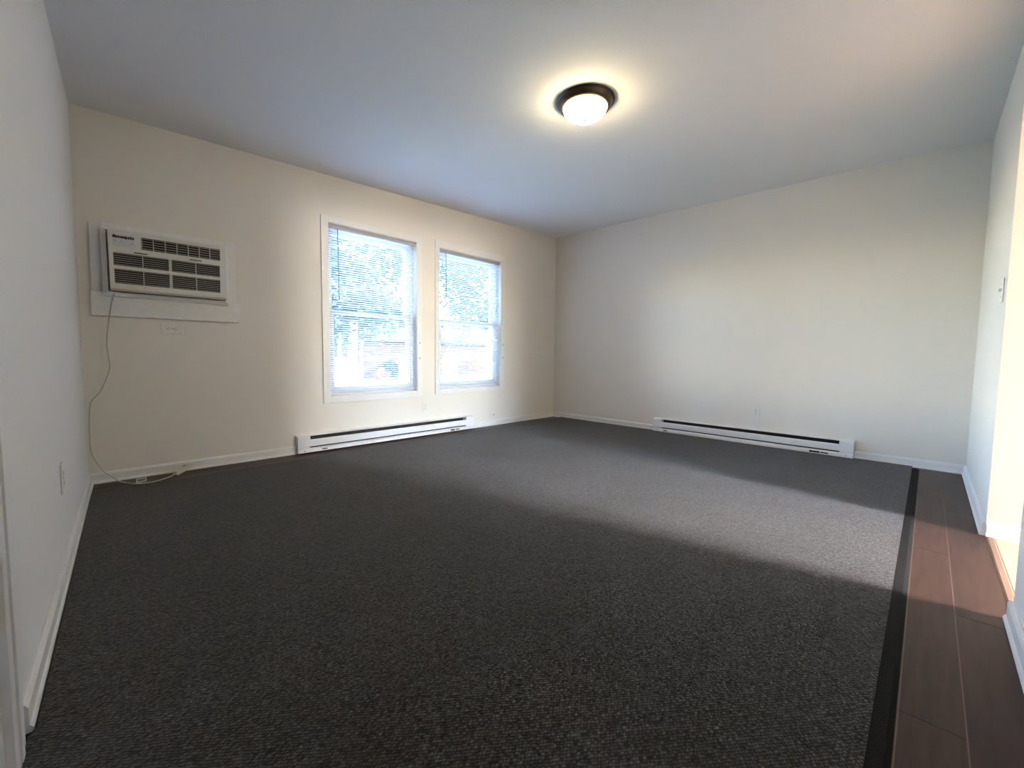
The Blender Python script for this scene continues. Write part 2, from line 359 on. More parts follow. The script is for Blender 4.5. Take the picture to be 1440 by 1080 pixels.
struct('baseboard_hall', b, TRIMW, label='white baseboard below the cream hall wall')
# stub side end of the baseboard around the opening jamb
# door casing and door on the west wall
d1 = thing('door_1', (WX(-2.9), -2.9, 0), 'white door in a moulded casing at the far left edge', None, kind='structure')
def casing_poly(y0, y1, t): return [(WX(y0)+0.0003, y0), (WX(y0)+t, y0), (WX(y1)+t, y1), (WX(y1)+0.0003, y1)]
b = MB(); b.prism(casing_poly(-2.375, -2.425, 0.011), 'z', 0, 2.14); b.prism(casing_poly(-2.425, -2.448, 0.017), 'z', 0, 2.14); b.prism(casing_poly(-2.448, -2.485, 0.013), 'z', 0, 2.12)
obj('casing', b, TRIMW, d1)
b = MB(); b.prism(casing_poly(-3.28, -3.36, 0.012), 'z', 0, 2.14); obj('casing', b, TRIMW, d1)
b = MB(); b.prism(casing_poly(-2.485, -3.28, 0.012), 'z', 2.06, 2.14); obj('casing', b, TRIMW, d1)
def sh(y0, y1, a, c): return [(WX(y0)+a, y0), (WX(y0)+c, y0), (WX(y1)+c, y1), (WX(y1)+a, y1)]
b = MB(); b.prism(sh(-2.495, -3.265, -0.075, -0.040), 'z', 0.012, 2.055)
leaf = obj('door_leaf', b, TRIMW, d1)
for z0, z1 in ((0.25, 0.95), (1.10, 1.90)):
    for y0, y1 in ((-2.60, -2.83), (-2.93, -3.16)):
        b = MB(); b.prism(sh(y0, y1, -0.0401, -0.034), 'z', z0, z1); obj('door_panel', b, TRIMW, leaf)
b = MB(); b.lathe([(0.0, 0.0), (0.012, 0.0), (0.012, 0.03), (0.026, 0.04), (0.028, 0.055), (0.015, 0.066), (0, 0.067)], (WX(-3.2)-0.039, -3.2, 0.98), 16, True, 'x')
obj('door_knob', b, STEEL, leaf)
obj('door_sill', MB().prism(sh(-2.492, -3.268, -0.09, -0.002), 'z', 0.0, 0.010), TRIMW, d1)

# ------------------------------------------------------------------ windows
def window(idx, q, outer, rail_z, label):
    x0, x1, z0, z1 = q; ox0, ox1, oz0, oz1 = outer
    w = thing('window_%d' % idx, ((x0+x1)/2, 0, z0), label, None, kind='structure')
    t = 0.013
    for a in ((ox0, x0, oz0, oz1), (x1, ox1, oz0, oz1), (x0, x1, z1, oz1), (x0, x1, oz0, z0)):
        obj('casing_board', MB().bbox(a[0], a[1], -t, -0.0003, a[2], a[3], 0.0015), TRIMW, w)
    b = MB(); lt = 0.004
    b.box(x0+0.0003, x0+lt, 0, 0.09, z0+0.0003, z1-0.0003); b.box(x1-lt, x1-0.0003, 0, 0.09, z0+0.0003, z1-0.0003); b.box(x0+lt, x1-lt, 0, 0.09, z1-lt, z1-0.0003); b.box(x0+lt, x1-lt, 0, 0.09, z0+0.0003, z0+lt)
    obj('jamb_liner', b, TRIMW, w)
    X0, X1, Z0, Z1 = x0+lt, x1-lt, z0+lt, z1-lt
    fr = 0.026; b = MB()
    b.box(X0, X0+fr, 0.062, 0.145, Z0, Z1); b.box(X1-fr, X1, 0.062, 0.145, Z0, Z1); b.box(X0+fr, X1-fr, 0.062, 0.145, Z1-fr, Z1); b.box(X0+fr, X1-fr, 0.062, 0.145, Z0, Z0+fr)
    obj('window_frame', b, VINYL, w)
    def sash(name, ya, yb, za, zb, rb, rt_):
        s = 0.036; b = MB(); xa, xb = X0+fr+0.001, X1-fr-0.001
        b.box(xa, xa+s, ya, yb, za, zb); b.box(xb-s, xb, ya, yb, za, zb); b.box(xa+s, xb-s, ya, yb, za, za+rb); b.box(xa+s, xb-s, ya, yb, zb-rt_, zb)
        o = obj(name, b, VINYL, w)
        obj('pane', MB().box(xa+s, xb-s, (ya+yb)/2-0.003, (ya+yb)/2+0.003, za+rb, zb-rt_), GLASS, o)
        return o
    sash('upper_sash', 0.108, 0.140, rail_z-0.018, Z1-fr-0.001, 0.036, 0.034)
    lo = sash('lower_sash', 0.068, 0.102, Z0+fr+0.001, rail_z+0.020, 0.045, 0.040)
    b = MB(); b.bbox((x0+x1)/2-0.03, (x0+x1)/2+0.03, 0.060, 0.0682, rail_z+0.004, rail_z+0.018, 0.002); obj('sash_lock', b, VINYL, lo)
    for dz in (0.957-1.206, 0.801-1.206):
        b = MB(); b.disc((x1+0.031, -t-0.006, 1.206+dz+0.008*(idx-1)), 0.0065, 0.006, 'y', 10); tag(obj('cord_cleat', b, STEEL, w), 'small dark cord cleat')
    return w
window(1, W1, (-3.128, -2.139, 0.407, 2.006), 1.203, 'left double-hung window, white casing, white shed outside')
window(2, W2, (-1.977, -0.972, 0.420, 2.026), 1.203, 'right double-hung window, nearer the corner, tree trunk outside')

def blind(q, label, wand_x, wand_z, swap):
    x0, x1, z0, z1 = q; x0 += 0.006; x1 -= 0.006; zt = z1-0.0045; yc = 0.030
    t = thing('mini_blind', ((x0+x1)/2, yc, zt), label, 'blind', 'mini blinds in the windows')
    b = MB(); b.bbox(x0, x1, yc-0.0135, yc+0.0135, zt-0.028, zt, 0.002); obj('headrail', b, HEADR, t)
    tilt = math.radians(-14)
    prof = []
    for u in (-1, -0.5, 0, 0.5, 1):
        prof.append((u*0.0125, 0.0017*(1-u*u)))
    prof += [(p[0], p[1]-0.0005) for p in reversed(prof)]
    prof = [(y*math.cos(tilt)-z*math.sin(tilt), y*math.sin(tilt)+z*math.cos(tilt)) for y, z in prof]
    pitch = 0.0196; zb = z0 + 0.026; n = int((zt-0.030-(zb+0.018))/pitch); first = None
    for i in range(n):
        z = zb + 0.022 + i*pitch
        if first is None:
            mb = MB(); mb.prism([(yc+y, z+h) for y, h in prof], 'x', x0+0.004, x1-0.004)
            first = obj('slat', mb, SLATM, t, at=((x0+x1)/2, yc, z))
        else: child_copy(first, t, (0, 0, i*pitch))
    b = MB(); b.bbox(x0+0.003, x1-0.003, yc-0.012, yc+0.012, zb-0.004, zb+0.009, 0.002); obj('bottom_rail', b, SLATM, t)
    for xx in (x0+0.13, (x0+x1)/2, x1-0.13):
        b = MB()
        for y in (yc-0.0138, yc+0.0138): b.tube([(xx, y, zt-0.028), (xx, y, zb)], 0.0005, 5)
        obj('ladder_cord', b, SLATM, t)
    b = MB(); b.tube([(wand_x, yc-0.018, zt-0.030), (wand_x+0.002, yc-0.021, (zt+wand_z)/2), (wand_x+0.005, yc-0.022, wand_z)], 0.0034, 6)
    tag(obj('tilt_wand', b, WANDM, t), 'dark hanging tilt wand')
    b = MB(); b.tube([(x1-0.055, yc-0.0165, zt-0.028), (x1-0.055, yc-0.0175, z0+0.16)], 0.0011, 5); b.lathe([(0, 0.03), (0.003, 0.028), (0.006, 0), (0, 0)], (x1-0.055, yc-0.0175, z0+0.13), 8)
    obj('pull_cord', b, SLATM, t)
    return t
blind(W1, 'open white mini blind in the left window, showing the white shed', -2.978, 1.30, False)
blind(W2, 'open white mini blind in the right window next to the corner', -1.827, 1.29, True)

# ------------------------------------------------------------------ carpet
b = MB()
out = [(WX(-0.283)+0.022, -0.283), (-3.62, -0.266), (-2.62, -0.212), (-1.2, -0.205), (-0.22, -0.196), (-0.022, -0.150), (-0.022, -3.640), (-4.712, -3.640), (-4.690, -3.28), (-4.661, -2.49), (-4.6595, -2.37), (WX(-2.36)+0.024, -2.345)]
b.prism(out, 'z', 0.0005, 0.011)
car = tag(obj('carpet', b, CARPET), 'large charcoal loop carpet covering most of the room floor', 'carpet')
b = MB(); b.prism([(-3.6402, 0.0005), (-3.6402, 0.0112), (-3.668, 0.0095), (-3.680, 0.0005)], 'x', -4.66, -0.090)
tag(obj('edge_binding', b, BIND, car), 'black bound edge strip')

# ------------------------------------------------------------------ baseboard heaters
def heater(axis, a0, a1, label):
    """built along x on the north wall, or along y on the east wall; d = distance out of the wall"""
    t = thing('baseboard_heater', ((a0+a1)/2, 0, 0) if axis == 'x' else (0, (a0+a1)/2, 0), label, 'heater', 'electric baseboard heaters')
    def pr(mb, prof, u0, u1):
        if axis == 'x': mb.prism([(-d, z) for d, z in prof], 'x', u0, u1)
        else: mb.prism([(-d, z) for d, z in prof], 'y', u0, u1)
    def bx(mb, u0, u1, da, db, z0, z1):
        if axis == 'x': mb.box(u0, u1, -db, -da, z0, z1)
        else: mb.box(-db, -da, u0, u1, z0, z1)
    G = 0.0004; cw = 0.098
    b = MB(); pr(b, [(G, 0.012), (0.004, 0.012), (0.004, 0.151), (0.050, 0.146), (0.050, 0.150), (0.004, 0.1555), (G, 0.1555)], a0, a1)
    obj('back_plate', b, METALW, t)
    b = MB(); pr(b, [(0.0605, 0.063), (0.064, 0.060), (0.064, 0.110), (0.058, 0.118), (0.055, 0.117), (0.0605, 0.109)], a0+cw, a1-cw)
    obj('front_cover', b, METALW, t)
    b = MB(); pr(b, [(0.0045, 0.012), (0.066, 0.012), (0.066, 0.033), (0.052, 0.046), (0.050, 0.045), (0.063, 0.032), (0.063, 0.016), (0.0045, 0.016)], a0+0.002, a1-0.002)
    lip = obj('bottom_lip', b, METALW, t)
    for s, e in ((a0, a0+cw), (a1-cw, a1)):
        b = MB(); pr(b, [(0.0045, 0.055), (0.064, 0.057), (0.064, 0.140), (0.056, 0.1495), (0.0045, 0.1495)], s, e)
        cap = obj('end_cap', b, METALW, t)
        b = MB(); pr(b, [(0.0045, 0.0165), (0.050, 0.0165), (0.050, 0.0545), (0.0045, 0.0545)], s+0.004, e-0.004); obj('end_cap_base', b, METALW, cap)
        m = (s+e)/2; b = MB(); bx(b, m-0.004, m+0.004, 0.0655, 0.0668, 0.021, 0.029); obj('screw', b, STEEL, lip)
    b = MB(); bx(b, a0+cw, a1-cw, 0.0045, 0.008, 0.0425, 0.140); bx(b, a0+cw, a1-cw, 0.0450, 0.0475, 0.0475, 0.0790); obj('cavity_shade', b, DARK, t)  # dark plates behind the gaps stand in for the shade inside the heater
    b = MB(); u = a0+cw+0.02
    while u < a1-cw-0.02:
        bx(b, u, u+0.0012, 0.012, 0.048, 0.058, 0.112); u += 0.0075
    tag(obj('fin_stack', b, FIN, t), 'brownish metal heating fins', kind='stuff')
    b = MB()
    if axis == 'x': b.tube([(a0+cw-0.01, -0.030, 0.085), (a1-cw+0.01, -0.030, 0.085)], 0.006, 8)
    else: b.tube([(-0.030, a0+cw-0.01, 0.085), (-0.030, a1-cw+0.01, 0.085)], 0.006, 8)
    obj('heating_rod', b, STEEL, t)
    nearer = [(a0+cw+0.115, 0.045, 0.010), (a1-cw-0.19, 0.055, 0.016), (a1-cw-0.125, 0.050, 0.010)] if axis == 'x' else [(a0+cw+0.10, 0.055, 0.012), (a0+cw+0.17, 0.075, 0.017), (a1-cw-0.05, 0.045, 0.012)]
    for u, ln, hh in nearer:
        b = MB(); bx(b, u-ln/2, u+ln/2, 0.0655, 0.0666, 0.026-hh/2+0.001, 0.026+hh/2); obj('knockout_slot', b, DARK, lip)
    return t
heater('x', -3.362, -1.502, 'white baseboard heater under the windows, dark wood gap in front of it')
heater('y', -3.282, -1.505, 'white baseboard heater on the blank wall, standing at the carpet edge')

# ------------------------------------------------------------------ air conditioner
tr = thing('trim_2', (-4.13, 0, 1.055), 'white board surround around the wall air conditioner', None, kind='structure')
G = 0.0004
for nme, a in (('side_board', (-4.512, -4.455, 1.2075, 1.626)), ('side_board', (-3.815, -3.752, 1.2075, 1.640)), ('top_board', (-4.4548, -3.8152, 1.580, 1.636)), ('apron_board', (-4.518, -3.738, 1.056, 1.207))):
    th = 0.022 if nme == 'apron_board' else 0.014
    obj(nme, MB().bbox(a[0], a[1], -th, -G, a[2], a[3], 0.0015), TRIMW, tr)
# sleeve: tapered frame standing off the boards
def ring(mb, o0, o1, yo, i0, i1, yi):
    n = len(mb.v)
    for (x, z) in ((o0[0], o0[1]), (o1[0], o0[1]), (o1[0], o1[1]), (o0[0], o1[1])): mb.v.append((x, yo, z))
    for (x, z) in ((i0[0], i0[1]), (i1[0], i0[1]), (i1[0], i1[1]), (i0[0], i1[1])): mb.v.append((x, yi, z))
    for i in range(4): mb.f.append((n+i, n+(i+1) % 4, n+4+(i+1) % 4, n+4+i)); mb.smooth.append(False)
b = MB()
ring(b, (-4.462, 1.181), (-3.805, 1.600), -0.0225, (-4.462, 1.181), (-3.805, 1.600), -0.046)
ring(b, (-4.462, 1.181), (-3.805, 1.600), -0.046, (-4.438, 1.204), (-3.829, 1.584), -0.058)
ring(b, (-4.438, 1.204), (-3.829, 1.584), -0.058, (-4.425, 1.215), (-3.842, 1.577), -0.030)
ring(b, (-4.425, 1.215), (-3.842, 1.577), -0.030, (-4.462, 1.181), (-3.805, 1.600), -0.0225)
obj('sleeve_frame', b, TRIMW, tr)

ac = thing('air_conditioner', (-4.13, 0, 1.222), 'white through-wall air conditioner with dark louvered grilles', 'air conditioner')
FX0, FX1, FZ0, FZ1 = -4.4305, -3.826, 1.223, 1.578
YF = -0.100
holes = [(-4.278, -3.858, 1.481, 1.558), (-4.410, -3.863, 1.366, 1.444), (-4.408, -3.863, 1.256, 1.345)]
slots = [(-4.313, -4.247, 1.4525, 1.4605), (-4.032, -3.965, 1.4570, 1.4650)]
# body behind the face
obj('chassis', MB().box(FX0+0.012, FX1-0.012, YF+0.02, -0.024, 1.2155, FZ1-0.004), DARK, ac)
# face panel built from strips around the openings (each hole is a real recess)
xs = sorted({FX0, FX1} | {h[0] for h in holes+slots} | {h[1] for h in holes+slots}); zs = sorted({FZ0, FZ1} | {h[2] for h in holes+slots} | {h[3] for h in holes+slots})
bm = bmesh.new(); grid = {}
def gv(x, z):
    if (x, z) not in grid: grid[(x, z)] = bm.verts.new((x, YF, z))
    return grid[(x, z)]
for i in range(len(xs)-1):
    for j in range(len(zs)-1):
        cx, cz = (xs[i]+xs[i+1])/2, (zs[j]+zs[j+1])/2
        if any(h[0] < cx < h[1] and h[2] < cz < h[3] for h in holes+slots): continue
        bm.faces.new((gv(xs[i], zs[j]), gv(xs[i+1], zs[j]), gv(xs[i+1], zs[j+1]), gv(xs[i], zs[j+1])))
r_ = bmesh.ops.extrude_face_region(bm, geom=list(bm.faces))
for v in r_['geom']:
    if isinstance(v, bmesh.types.BMVert): v.co.y += 0.019
b = MB(); b.add_bm(bm); bm.free()
face = obj('face_panel', b, ACW, ac)
# lower roll of the face
b = MB(); b.prism([(YF+0.001, 1.2228), (YF+0.004, 1.212), (YF+0.016, 1.2085), (YF+0.030, 1.212), (YF+0.030, 1.2228)], 'x', FX0+0.002, FX1-0.004); obj('bottom_lip', b, ACL, face)
def grille(name, h, ncols, nl, th, wide=()):
    th *= 0.72
    x0, x1, z0, z1 = h; first = None
    g = obj(name, MB().box(x0, x1, YF+0.012, YF+0.0185, z0, z1), DARK, ac)
    pz = (z1-z0)/nl
    for i in range(nl):
        z = z0+(i+0.5)*pz
        if first is None:
            mb = MB(); mb.prism([(YF+0.001, z-th/2), (YF+0.0115, z+th*0.1), (YF+0.0115, z+th*1.1), (YF+0.001, z+th/2)], 'x', x0, x1)
            first = obj('louver', mb, ACL, g, at=((x0+x1)/2, YF, z)); 
        else:
            child_copy(first, g, (0, 0, i*pz))
    for k in range(1, ncols):
        x = x0+(x1-x0)*k/ncols; wd = 0.0075 if k in wide else 0.0022
        obj('divider', MB().box(x-wd, x+wd, YF-0.0004, YF+0.008, z0, z1), ACL, g)
    return g
up_ = grille('upper_grille', holes[0], 7, 5, 0.0034)
b = MB(); x0, x1, z0, z1 = holes[0]; f_ = 0.005
for a in ((x0, x0+f_, z0, z1), (x1-f_, x1, z0, z1)): b.box(a[0]+0.003, a[1]+0.001, YF-0.0005, YF+0.008, a[2]+0.006, a[3]-0.006)
obj('grille_frame', b, ACL, up_)
grille('intake_grille', holes[1], 4, 6, 0.0034, (2,))
grille('intake_grille', holes[2], 4, 7, 0.0034, (2,))
lb = obj('control_label', MB().bbox(-4.412, -4.308, YF-0.0014, YF-0.0001, 1.484, 1.556, 0.0005), LABEL, face)
b = MB(); b.box(-4.410, -4.311, YF-0.0022, YF-0.0014, 1.533, 1.5465); b.box(-4.406, -4.397, YF-0.0022, YF-0.0014, 1.5465, 1.551); b.box(-4.330, -4.322, YF-0.0022, YF-0.0014, 1.5465, 1.5495); b.box(-4.350, -4.344, YF-0.0022, YF-0.0014, 1.5295, 1.533)
obj('dark_strip', b, SLOT, lb)
b = MB()
for xx in (-4.343, -4.332, -4.322, -4.388, -4.378): b.box(xx, xx+0.004, YF-0.0026, YF-0.0022, 1.538, 1.541)
obj('strip_mark', b, LABEL, lb)
b = MB(); b.box(-4.325, -4.319, YF-0.0020, YF-0.0014, 1.506, 1.512); b.box(-4.398, -4.394, YF-0.0020, YF-0.0014, 1.512, 1.520); b.box(-4.372, -4.368, YF-0.0020, YF-0.0014, 1.512, 1.518)
obj('label_mark', b, STEEL, lb)

# ------------------------------------------------------------------ power cord on the wall and the floor
def smooth_path(pts, n=6):
    P = [Vector(p) for p in pts]; P = [P[0]*2-P[1]] + P + [P[-1]*2-P[-2]]; out = []
    for i in range(1, len(P)-2):
        for k in range(n):
            t = k/n; a, b_, c, d = P[i-1], P[i], P[i+1], P[i+2]
            out.append(0.5*((2*b_)+(c-a)*t+(2*a-5*b_+4*c-d)*t*t+(3*b_-a-3*c+d)*t**3))
    out.append(P[-2]); return out
pts = [(-4.414, -0.052, 1.195), (-4.424, -0.046, 1.150), (-4.440, -0.036, 1.050), (-4.457, -0.030, 0.896), (-4.452, -0.030, 0.790), (-4.452, -0.030, 0.717), (-4.495, -0.032, 0.590), (-4.541, -0.030, 0.520), (-4.553, -0.024, 0.430), (-4.556, -0.022, 0.290), (-4.550, -0.026, 0.190), (-4.505, -0.036, 0.085), (-4.462, -0.050, 0.035), (-4.427, -0.085, 0.0065), (-4.370, -0.185, 0.0055), (-4.318, -0.222, 0.0055), (-4.255, -0.205, 0.0055), (-4.190, -0.165, 0.010), (-4.165, -0.135, 0.020)]
pc = thing('power_cord', (-4.40, -0.06, 0), 'thin grey air conditioner cord down the wall to a plug on the floor', 'power cord')
obj('cable', MB().tube(smooth_path(pts), 0.0034, 8), CORD, pc)
def obox(mb, c, ax, ay, az, sx, sy, sz):
    bm = bmesh.new(); bmesh.ops.create_cube(bm, size=1); bmesh.ops.bevel(bm, geom=list(bm.edges), offset=0.08, segments=1, affect='EDGES', profile=0.5)
    for v in bm.verts: v.co = Vector(c) + ax*v.co.x*sx + ay*v.co.y*sy + az*v.co.z*sz
    mb.add_bm(bm); bm.free()
ax = Vector((0.80, 0.50, 0.28)).normalized(); ay = Vector((-0.53, 0.85, 0)).normalized(); az = ax.cross(ay)
b = MB(); obox(b, (-4.120, -0.105, 0.034), ax, ay, az, 0.105, 0.042, 0.030); plug = obj('plug_body', b, CORDW, pc)
b = MB(); c0 = Vector((-4.120, -0.105, 0.034)) + ax*0.058
obox(b, c0 + ay*0.008, ax, ay, az, 0.016, 0.0016, 0.006); obox(b, c0 - ay*0.008, ax, ay, az, 0.016, 0.0016, 0.006); obj('prong', b, STEEL, plug)
b = MB(); obox(b, Vector((-4.120, -0.105, 0.034)) + az*0.0155 + ax*0.02, ax, ay, az, 0.016, 0.012, 0.003); obj('reset_button', b, STEEL, plug)
tg = Vector((-4.335, -0.190, 0.021)); a1 = Vector((1, 0.12, 0)).normalized(); a2 = Vector((0, -0.25, 0.97)).normalized()
b = MB(); obox(b, tg, a1, a2, a1.cross(a2), 0.052, 0.030, 0.0016); tagp = obj('cord_tag', b, CORDW, pc)
b = MB(); obox(b, tg - a1.cross(a2)*-0.0009 + a2*0.002, a1, a2, a1.cross(a2), 0.036, 0.012, 0.0012); obox(b, tg + a1.cross(a2)*-0.0009 + a2*0.002, a1, a2, a1.cross(a2), 0.036, 0.012, 0.0012); obj('tag_print', b, STEEL, tagp)

# ------------------------------------------------------------------ ceiling light
lx, ly = -2.416, -2.166; lz = CZ(lx, ly)
L = thing('ceiling_light', (lx, ly, lz), 'flush ceiling light, dark bronze ring around a glowing glass bowl', 'ceiling light')
b = MB(); b.lathe([(0.0, -0.001), (0.169, -0.002), (0.171, -0.004), (0.169, -0.007), (0.159, -0.009), (0.157, -0.014), (0.154, -0.026), (0.146, -0.037), (0.133, -0.043), (0.128, -0.042), (0.127, -0.030), (0.0, -0.030)], (lx, ly, lz), 48); obj('bronze_pan', b, BRONZE, L)
b = MB(); pr_ = [(0.1265, -0.034)]
for i in range(1, 11):
    a = PI/2*i/10; pr_.append((0.1265*math.cos(a)**1.05 if i < 10 else 0.0, -0.042-0.066*math.sin(a)))
b.lathe(pr_, (lx, ly, lz), 48); bowl = obj('glass_bowl', b, DOME, L)
b = MB(); b.lathe([(0.005, -0.1065), (0.008, -0.1085), (0.006, -0.1125), (0.003, -0.1155), (0.0, -0.1165)], (lx, ly, lz), 14); obj('finial', b, BRONZE, L)

# ------------------------------------------------------------------ outlets and plates
def plate_on(wall, c, hor, label, kind, group):
    """wall: 'N' faces -y, 'E' faces -x, 'W' faces +x, 'S' faces +y;  c = centre on the wall face"""
    t = thing('wall_outlet' if kind == 'outlet' else ('light_switch' if kind == 'switch' else 'cable_outlet'), c, label, 'outlet' if kind == 'outlet' else ('switch' if kind == 'switch' else 'cable outlet'), group)
    def bx(mb, u0, u1, v0, v1, d0, d1, rr=None):
        if hor: u0, u1, v0, v1 = v0, v1, u0, u1
        if wall == 'N': a = (c[0]+u0, c[0]+u1, c[1]-d1, c[1]-d0, c[2]+v0, c[2]+v1)
        elif wall == 'S': a = (c[0]+u0, c[0]+u1, c[1]+d0, c[1]+d1, c[2]+v0, c[2]+v1)
        elif wall == 'E': a = (c[0]-d1, c[0]-d0, c[1]+u0, c[1]+u1, c[2]+v0, c[2]+v1)
        else: a = (c[0]+d0, c[0]+d1, c[1]+u0, c[1]+u1, c[2]+v0, c[2]+v1)
        if rr: mb.bbox(*a, rr)
        else: mb.box(*a)
        return mb
    obj('face_plate', bx(MB(), -0.035, 0.035, -0.0575, 0.0575, 0.0005, 0.0055, 0.0018), PLATE, t)
    if kind == 'outlet':
        for s in (-1, 1):
            r = obj('receptacle', bx(MB(), -0.017, 0.017, s*0.0195-0.014, s*0.0195+0.014, 0.005, 0.0075, 0.001), PLATE, t)
            b = MB(); bx(b, -0.0075, -0.0055, s*0.0195-0.002, s*0.0195+0.007, 0.0070, 0.0078); bx(b, 0.0055, 0.0075, s*0.0195-0.002, s*0.0195+0.007, 0.0070, 0.0078); bx(b, -0.0022, 0.0022, s*0.0195-0.0095, s*0.0195-0.005, 0.0070, 0.0078)
            obj('socket_slot', b, SLOT, r)
        obj('screw', bx(MB(), -0.003, 0.003, -0.003, 0.003, 0.005, 0.0066), STEEL, t)
    elif kind == 'switch':
        s = obj('switch_toggle', bx(MB(), -0.0045, 0.0045, -0.004, 0.012, 0.005, 0.016, 0.001), PLATE, t)
        for v in (-0.03, 0.03): obj('screw', bx(MB(), -0.003, 0.003, v-0.003, v+0.003, 0.005, 0.0066), STEEL, t)
    else:
        b = MB(); n_ = MB()
        if wall == 'N': n_.disc((c[0], c[1]-0.017, c[2]), 0.0055, 0.0115, 'y', 12)
        obj('coax_jack', n_, STEEL, t)
    return t
OG = 'wall outlets'
plate_on('N', (-4.130, 0, 0.992), True, 'sideways white outlet on the wall below the air conditioner', 'outlet', OG)
plate_on('N', (-2.098, 0, 0.298), False, 'small white outlet under the gap between the two windows', 'outlet', OG)
plate_on('E', (0, -2.523, 0.321), False, 'white outlet on the blank wall above its baseboard heater', 'outlet', OG)
wo = plate_on('W', (WX(-1.38)+0.0003, -1.38, 0.352), False, 'pale outlet low on the left wall, seen almost edge-on', 'outlet', OG)
wo.rotation_euler = (0, 0, -math.atan(0.044))
plate_on('N', (-1.136, 0, 0.128), True, 'white cable plate just above the baseboard near the corner', 'cable', None)
plate_on('S', (-1.388, -3.925, 1.180), False, 'white light switch on the right wall beside the hall opening', 'switch', None)

# ------------------------------------------------------------------ outside: lawn, shed, brick house, trees
GZ = -0.65
o = struct('ground', MB().box(-60, 90, 0.5, 110, GZ-0.5, GZ), GRASS, label='sunlit green lawn outside the windows')
tag(obj('sidewalk', MB().bbox(-20, 40, 10.8, 11.7, GZ, GZ+0.03, 0.01), CONC), 'pale concrete walk crossing the lawn outside', 'sidewalk')
# shed
sx, sy = 0.92, 9.0
sh_ = thing('garden_shed', (sx, sy+0.6, GZ), 'small white gabled shed on the lawn behind the left window', 'shed')
b = MB(); b.prism([(sx-0.54, GZ), (sx+0.54, GZ), (sx+0.54, 0.41), (sx, 0.70), (sx-0.54, 0.41)], 'y', sy, sy+1.3); wl_ = obj('wall', b, SHEDW, sh_)
for s in (-1, 1):
    b = MB(); b.prism([(sx, 0.705), (sx, 0.745), (sx+s*0.66, 0.390), (sx+s*0.66, 0.350)], 'y', sy-0.10, sy+1.4); obj('roof_panel', b, SHEDW, sh_)
k = 0; z = GZ+0.05
first = None
while z < 0.36:
    if first is None:
        mb = MB(); mb.box(sx-0.54, sx+0.54, sy-0.008, sy-0.0002, z, z+0.10); first = obj('siding_board', mb, SHEDW, wl_, at=(sx, sy, z))
    else: child_copy(first, wl_, (0, 0, k*0.115))
    z += 0.115; k += 1
# brick house
hx0, hx1, hy, hz1 = 2.6, 21.0, 20.0, 1.78
ho = thing('brick_house', ((hx0+hx1)/2, hy, GZ), 'low red brick house with dark roof beyond the lawn', 'house')
obj('wall', MB().box(hx0, hx1, hy, hy+8, GZ, hz1), BRICK, ho)
b = MB(); e = 0.55
b.v = [(hx0-e, hy-e-1.2, hz1-0.02), (hx1+e, hy-e, hz1), (hx1+e, hy+8+e, hz1), (hx0-e, hy+8+e, hz1), (hx0+3.5, hy+4, hz1+1.75), (hx1-3.5, hy+4, hz1+1.75), (hx0-e, hy-e-1.2, hz1-0.20), (hx1+e, hy-e, hz1-0.18), (hx1+e, hy+8+e, hz1-0.18), (hx0-e, hy+8+e, hz1-0.18)]
b.v[0] = (hx0-e, hy-e, hz1); b.v[6] = (hx0-e, hy-e, hz1-0.18)
b.f = [(0,1,5,4), (1,2,5), (2,3,4,5), (3,0,4), (0,6,7,1), (1,7,8,2), (2,8,9,3), (3,9,6,0), (6,9,8,7)]; b.smooth = [False]*9
obj('roof', b, SHINGLE, ho)
for wx0, wx1 in ((9.13, 10.60), (12.45, 13.75)):
    z0, z1 = -0.58, 0.68
    b = MB(); fr = 0.11
    b.box(wx0, wx0+fr, hy-0.06, hy-0.0005, z0, z1); b.box(wx1-fr, wx1, hy-0.06, hy-0.0005, z0, z1); b.box(wx0+fr, wx1-fr, hy-0.06, hy-0.0005, z1-fr, z1); b.box(wx0+fr, wx1-fr, hy-0.06, hy-0.0005, z0, z0+fr*1.3); m_ = (wx0+wx1)/2; b.box(m_-0.09, m_+0.09, hy-0.06, hy-0.0005, z0+fr*1.3, z1-fr); b.box(wx0-0.12, wx1+0.12, hy-0.14, hy-0.06, z1, z1+0.09)
    wf = obj('window', b, SHEDW, ho)
    for p0, p1 in ((wx0+fr, m_-0.09), (m_+0.09, wx1-fr)): obj('pane', MB().box(p0, p1, hy-0.03, hy-0.0008, z0+fr*1.3, z1-fr), HGLASS, wf)
for px in (5.25, 6.00, 6.50):
    b = MB(); b.box(px-0.07, px+0.07, hy-0.50, hy-0.36, GZ+0.0, hz1-0.18); b.box(px-0.11, px+0.11, hy-0.54, hy-0.32, hz1-0.32, hz1-0.181); obj('porch_post', b, SHEDW, ho)
b = MB(); b.box(4.55, 4.95, hy-0.05, hy-0.0005, -0.3, 1.2); obj('shutter', b, SHEDW, ho)

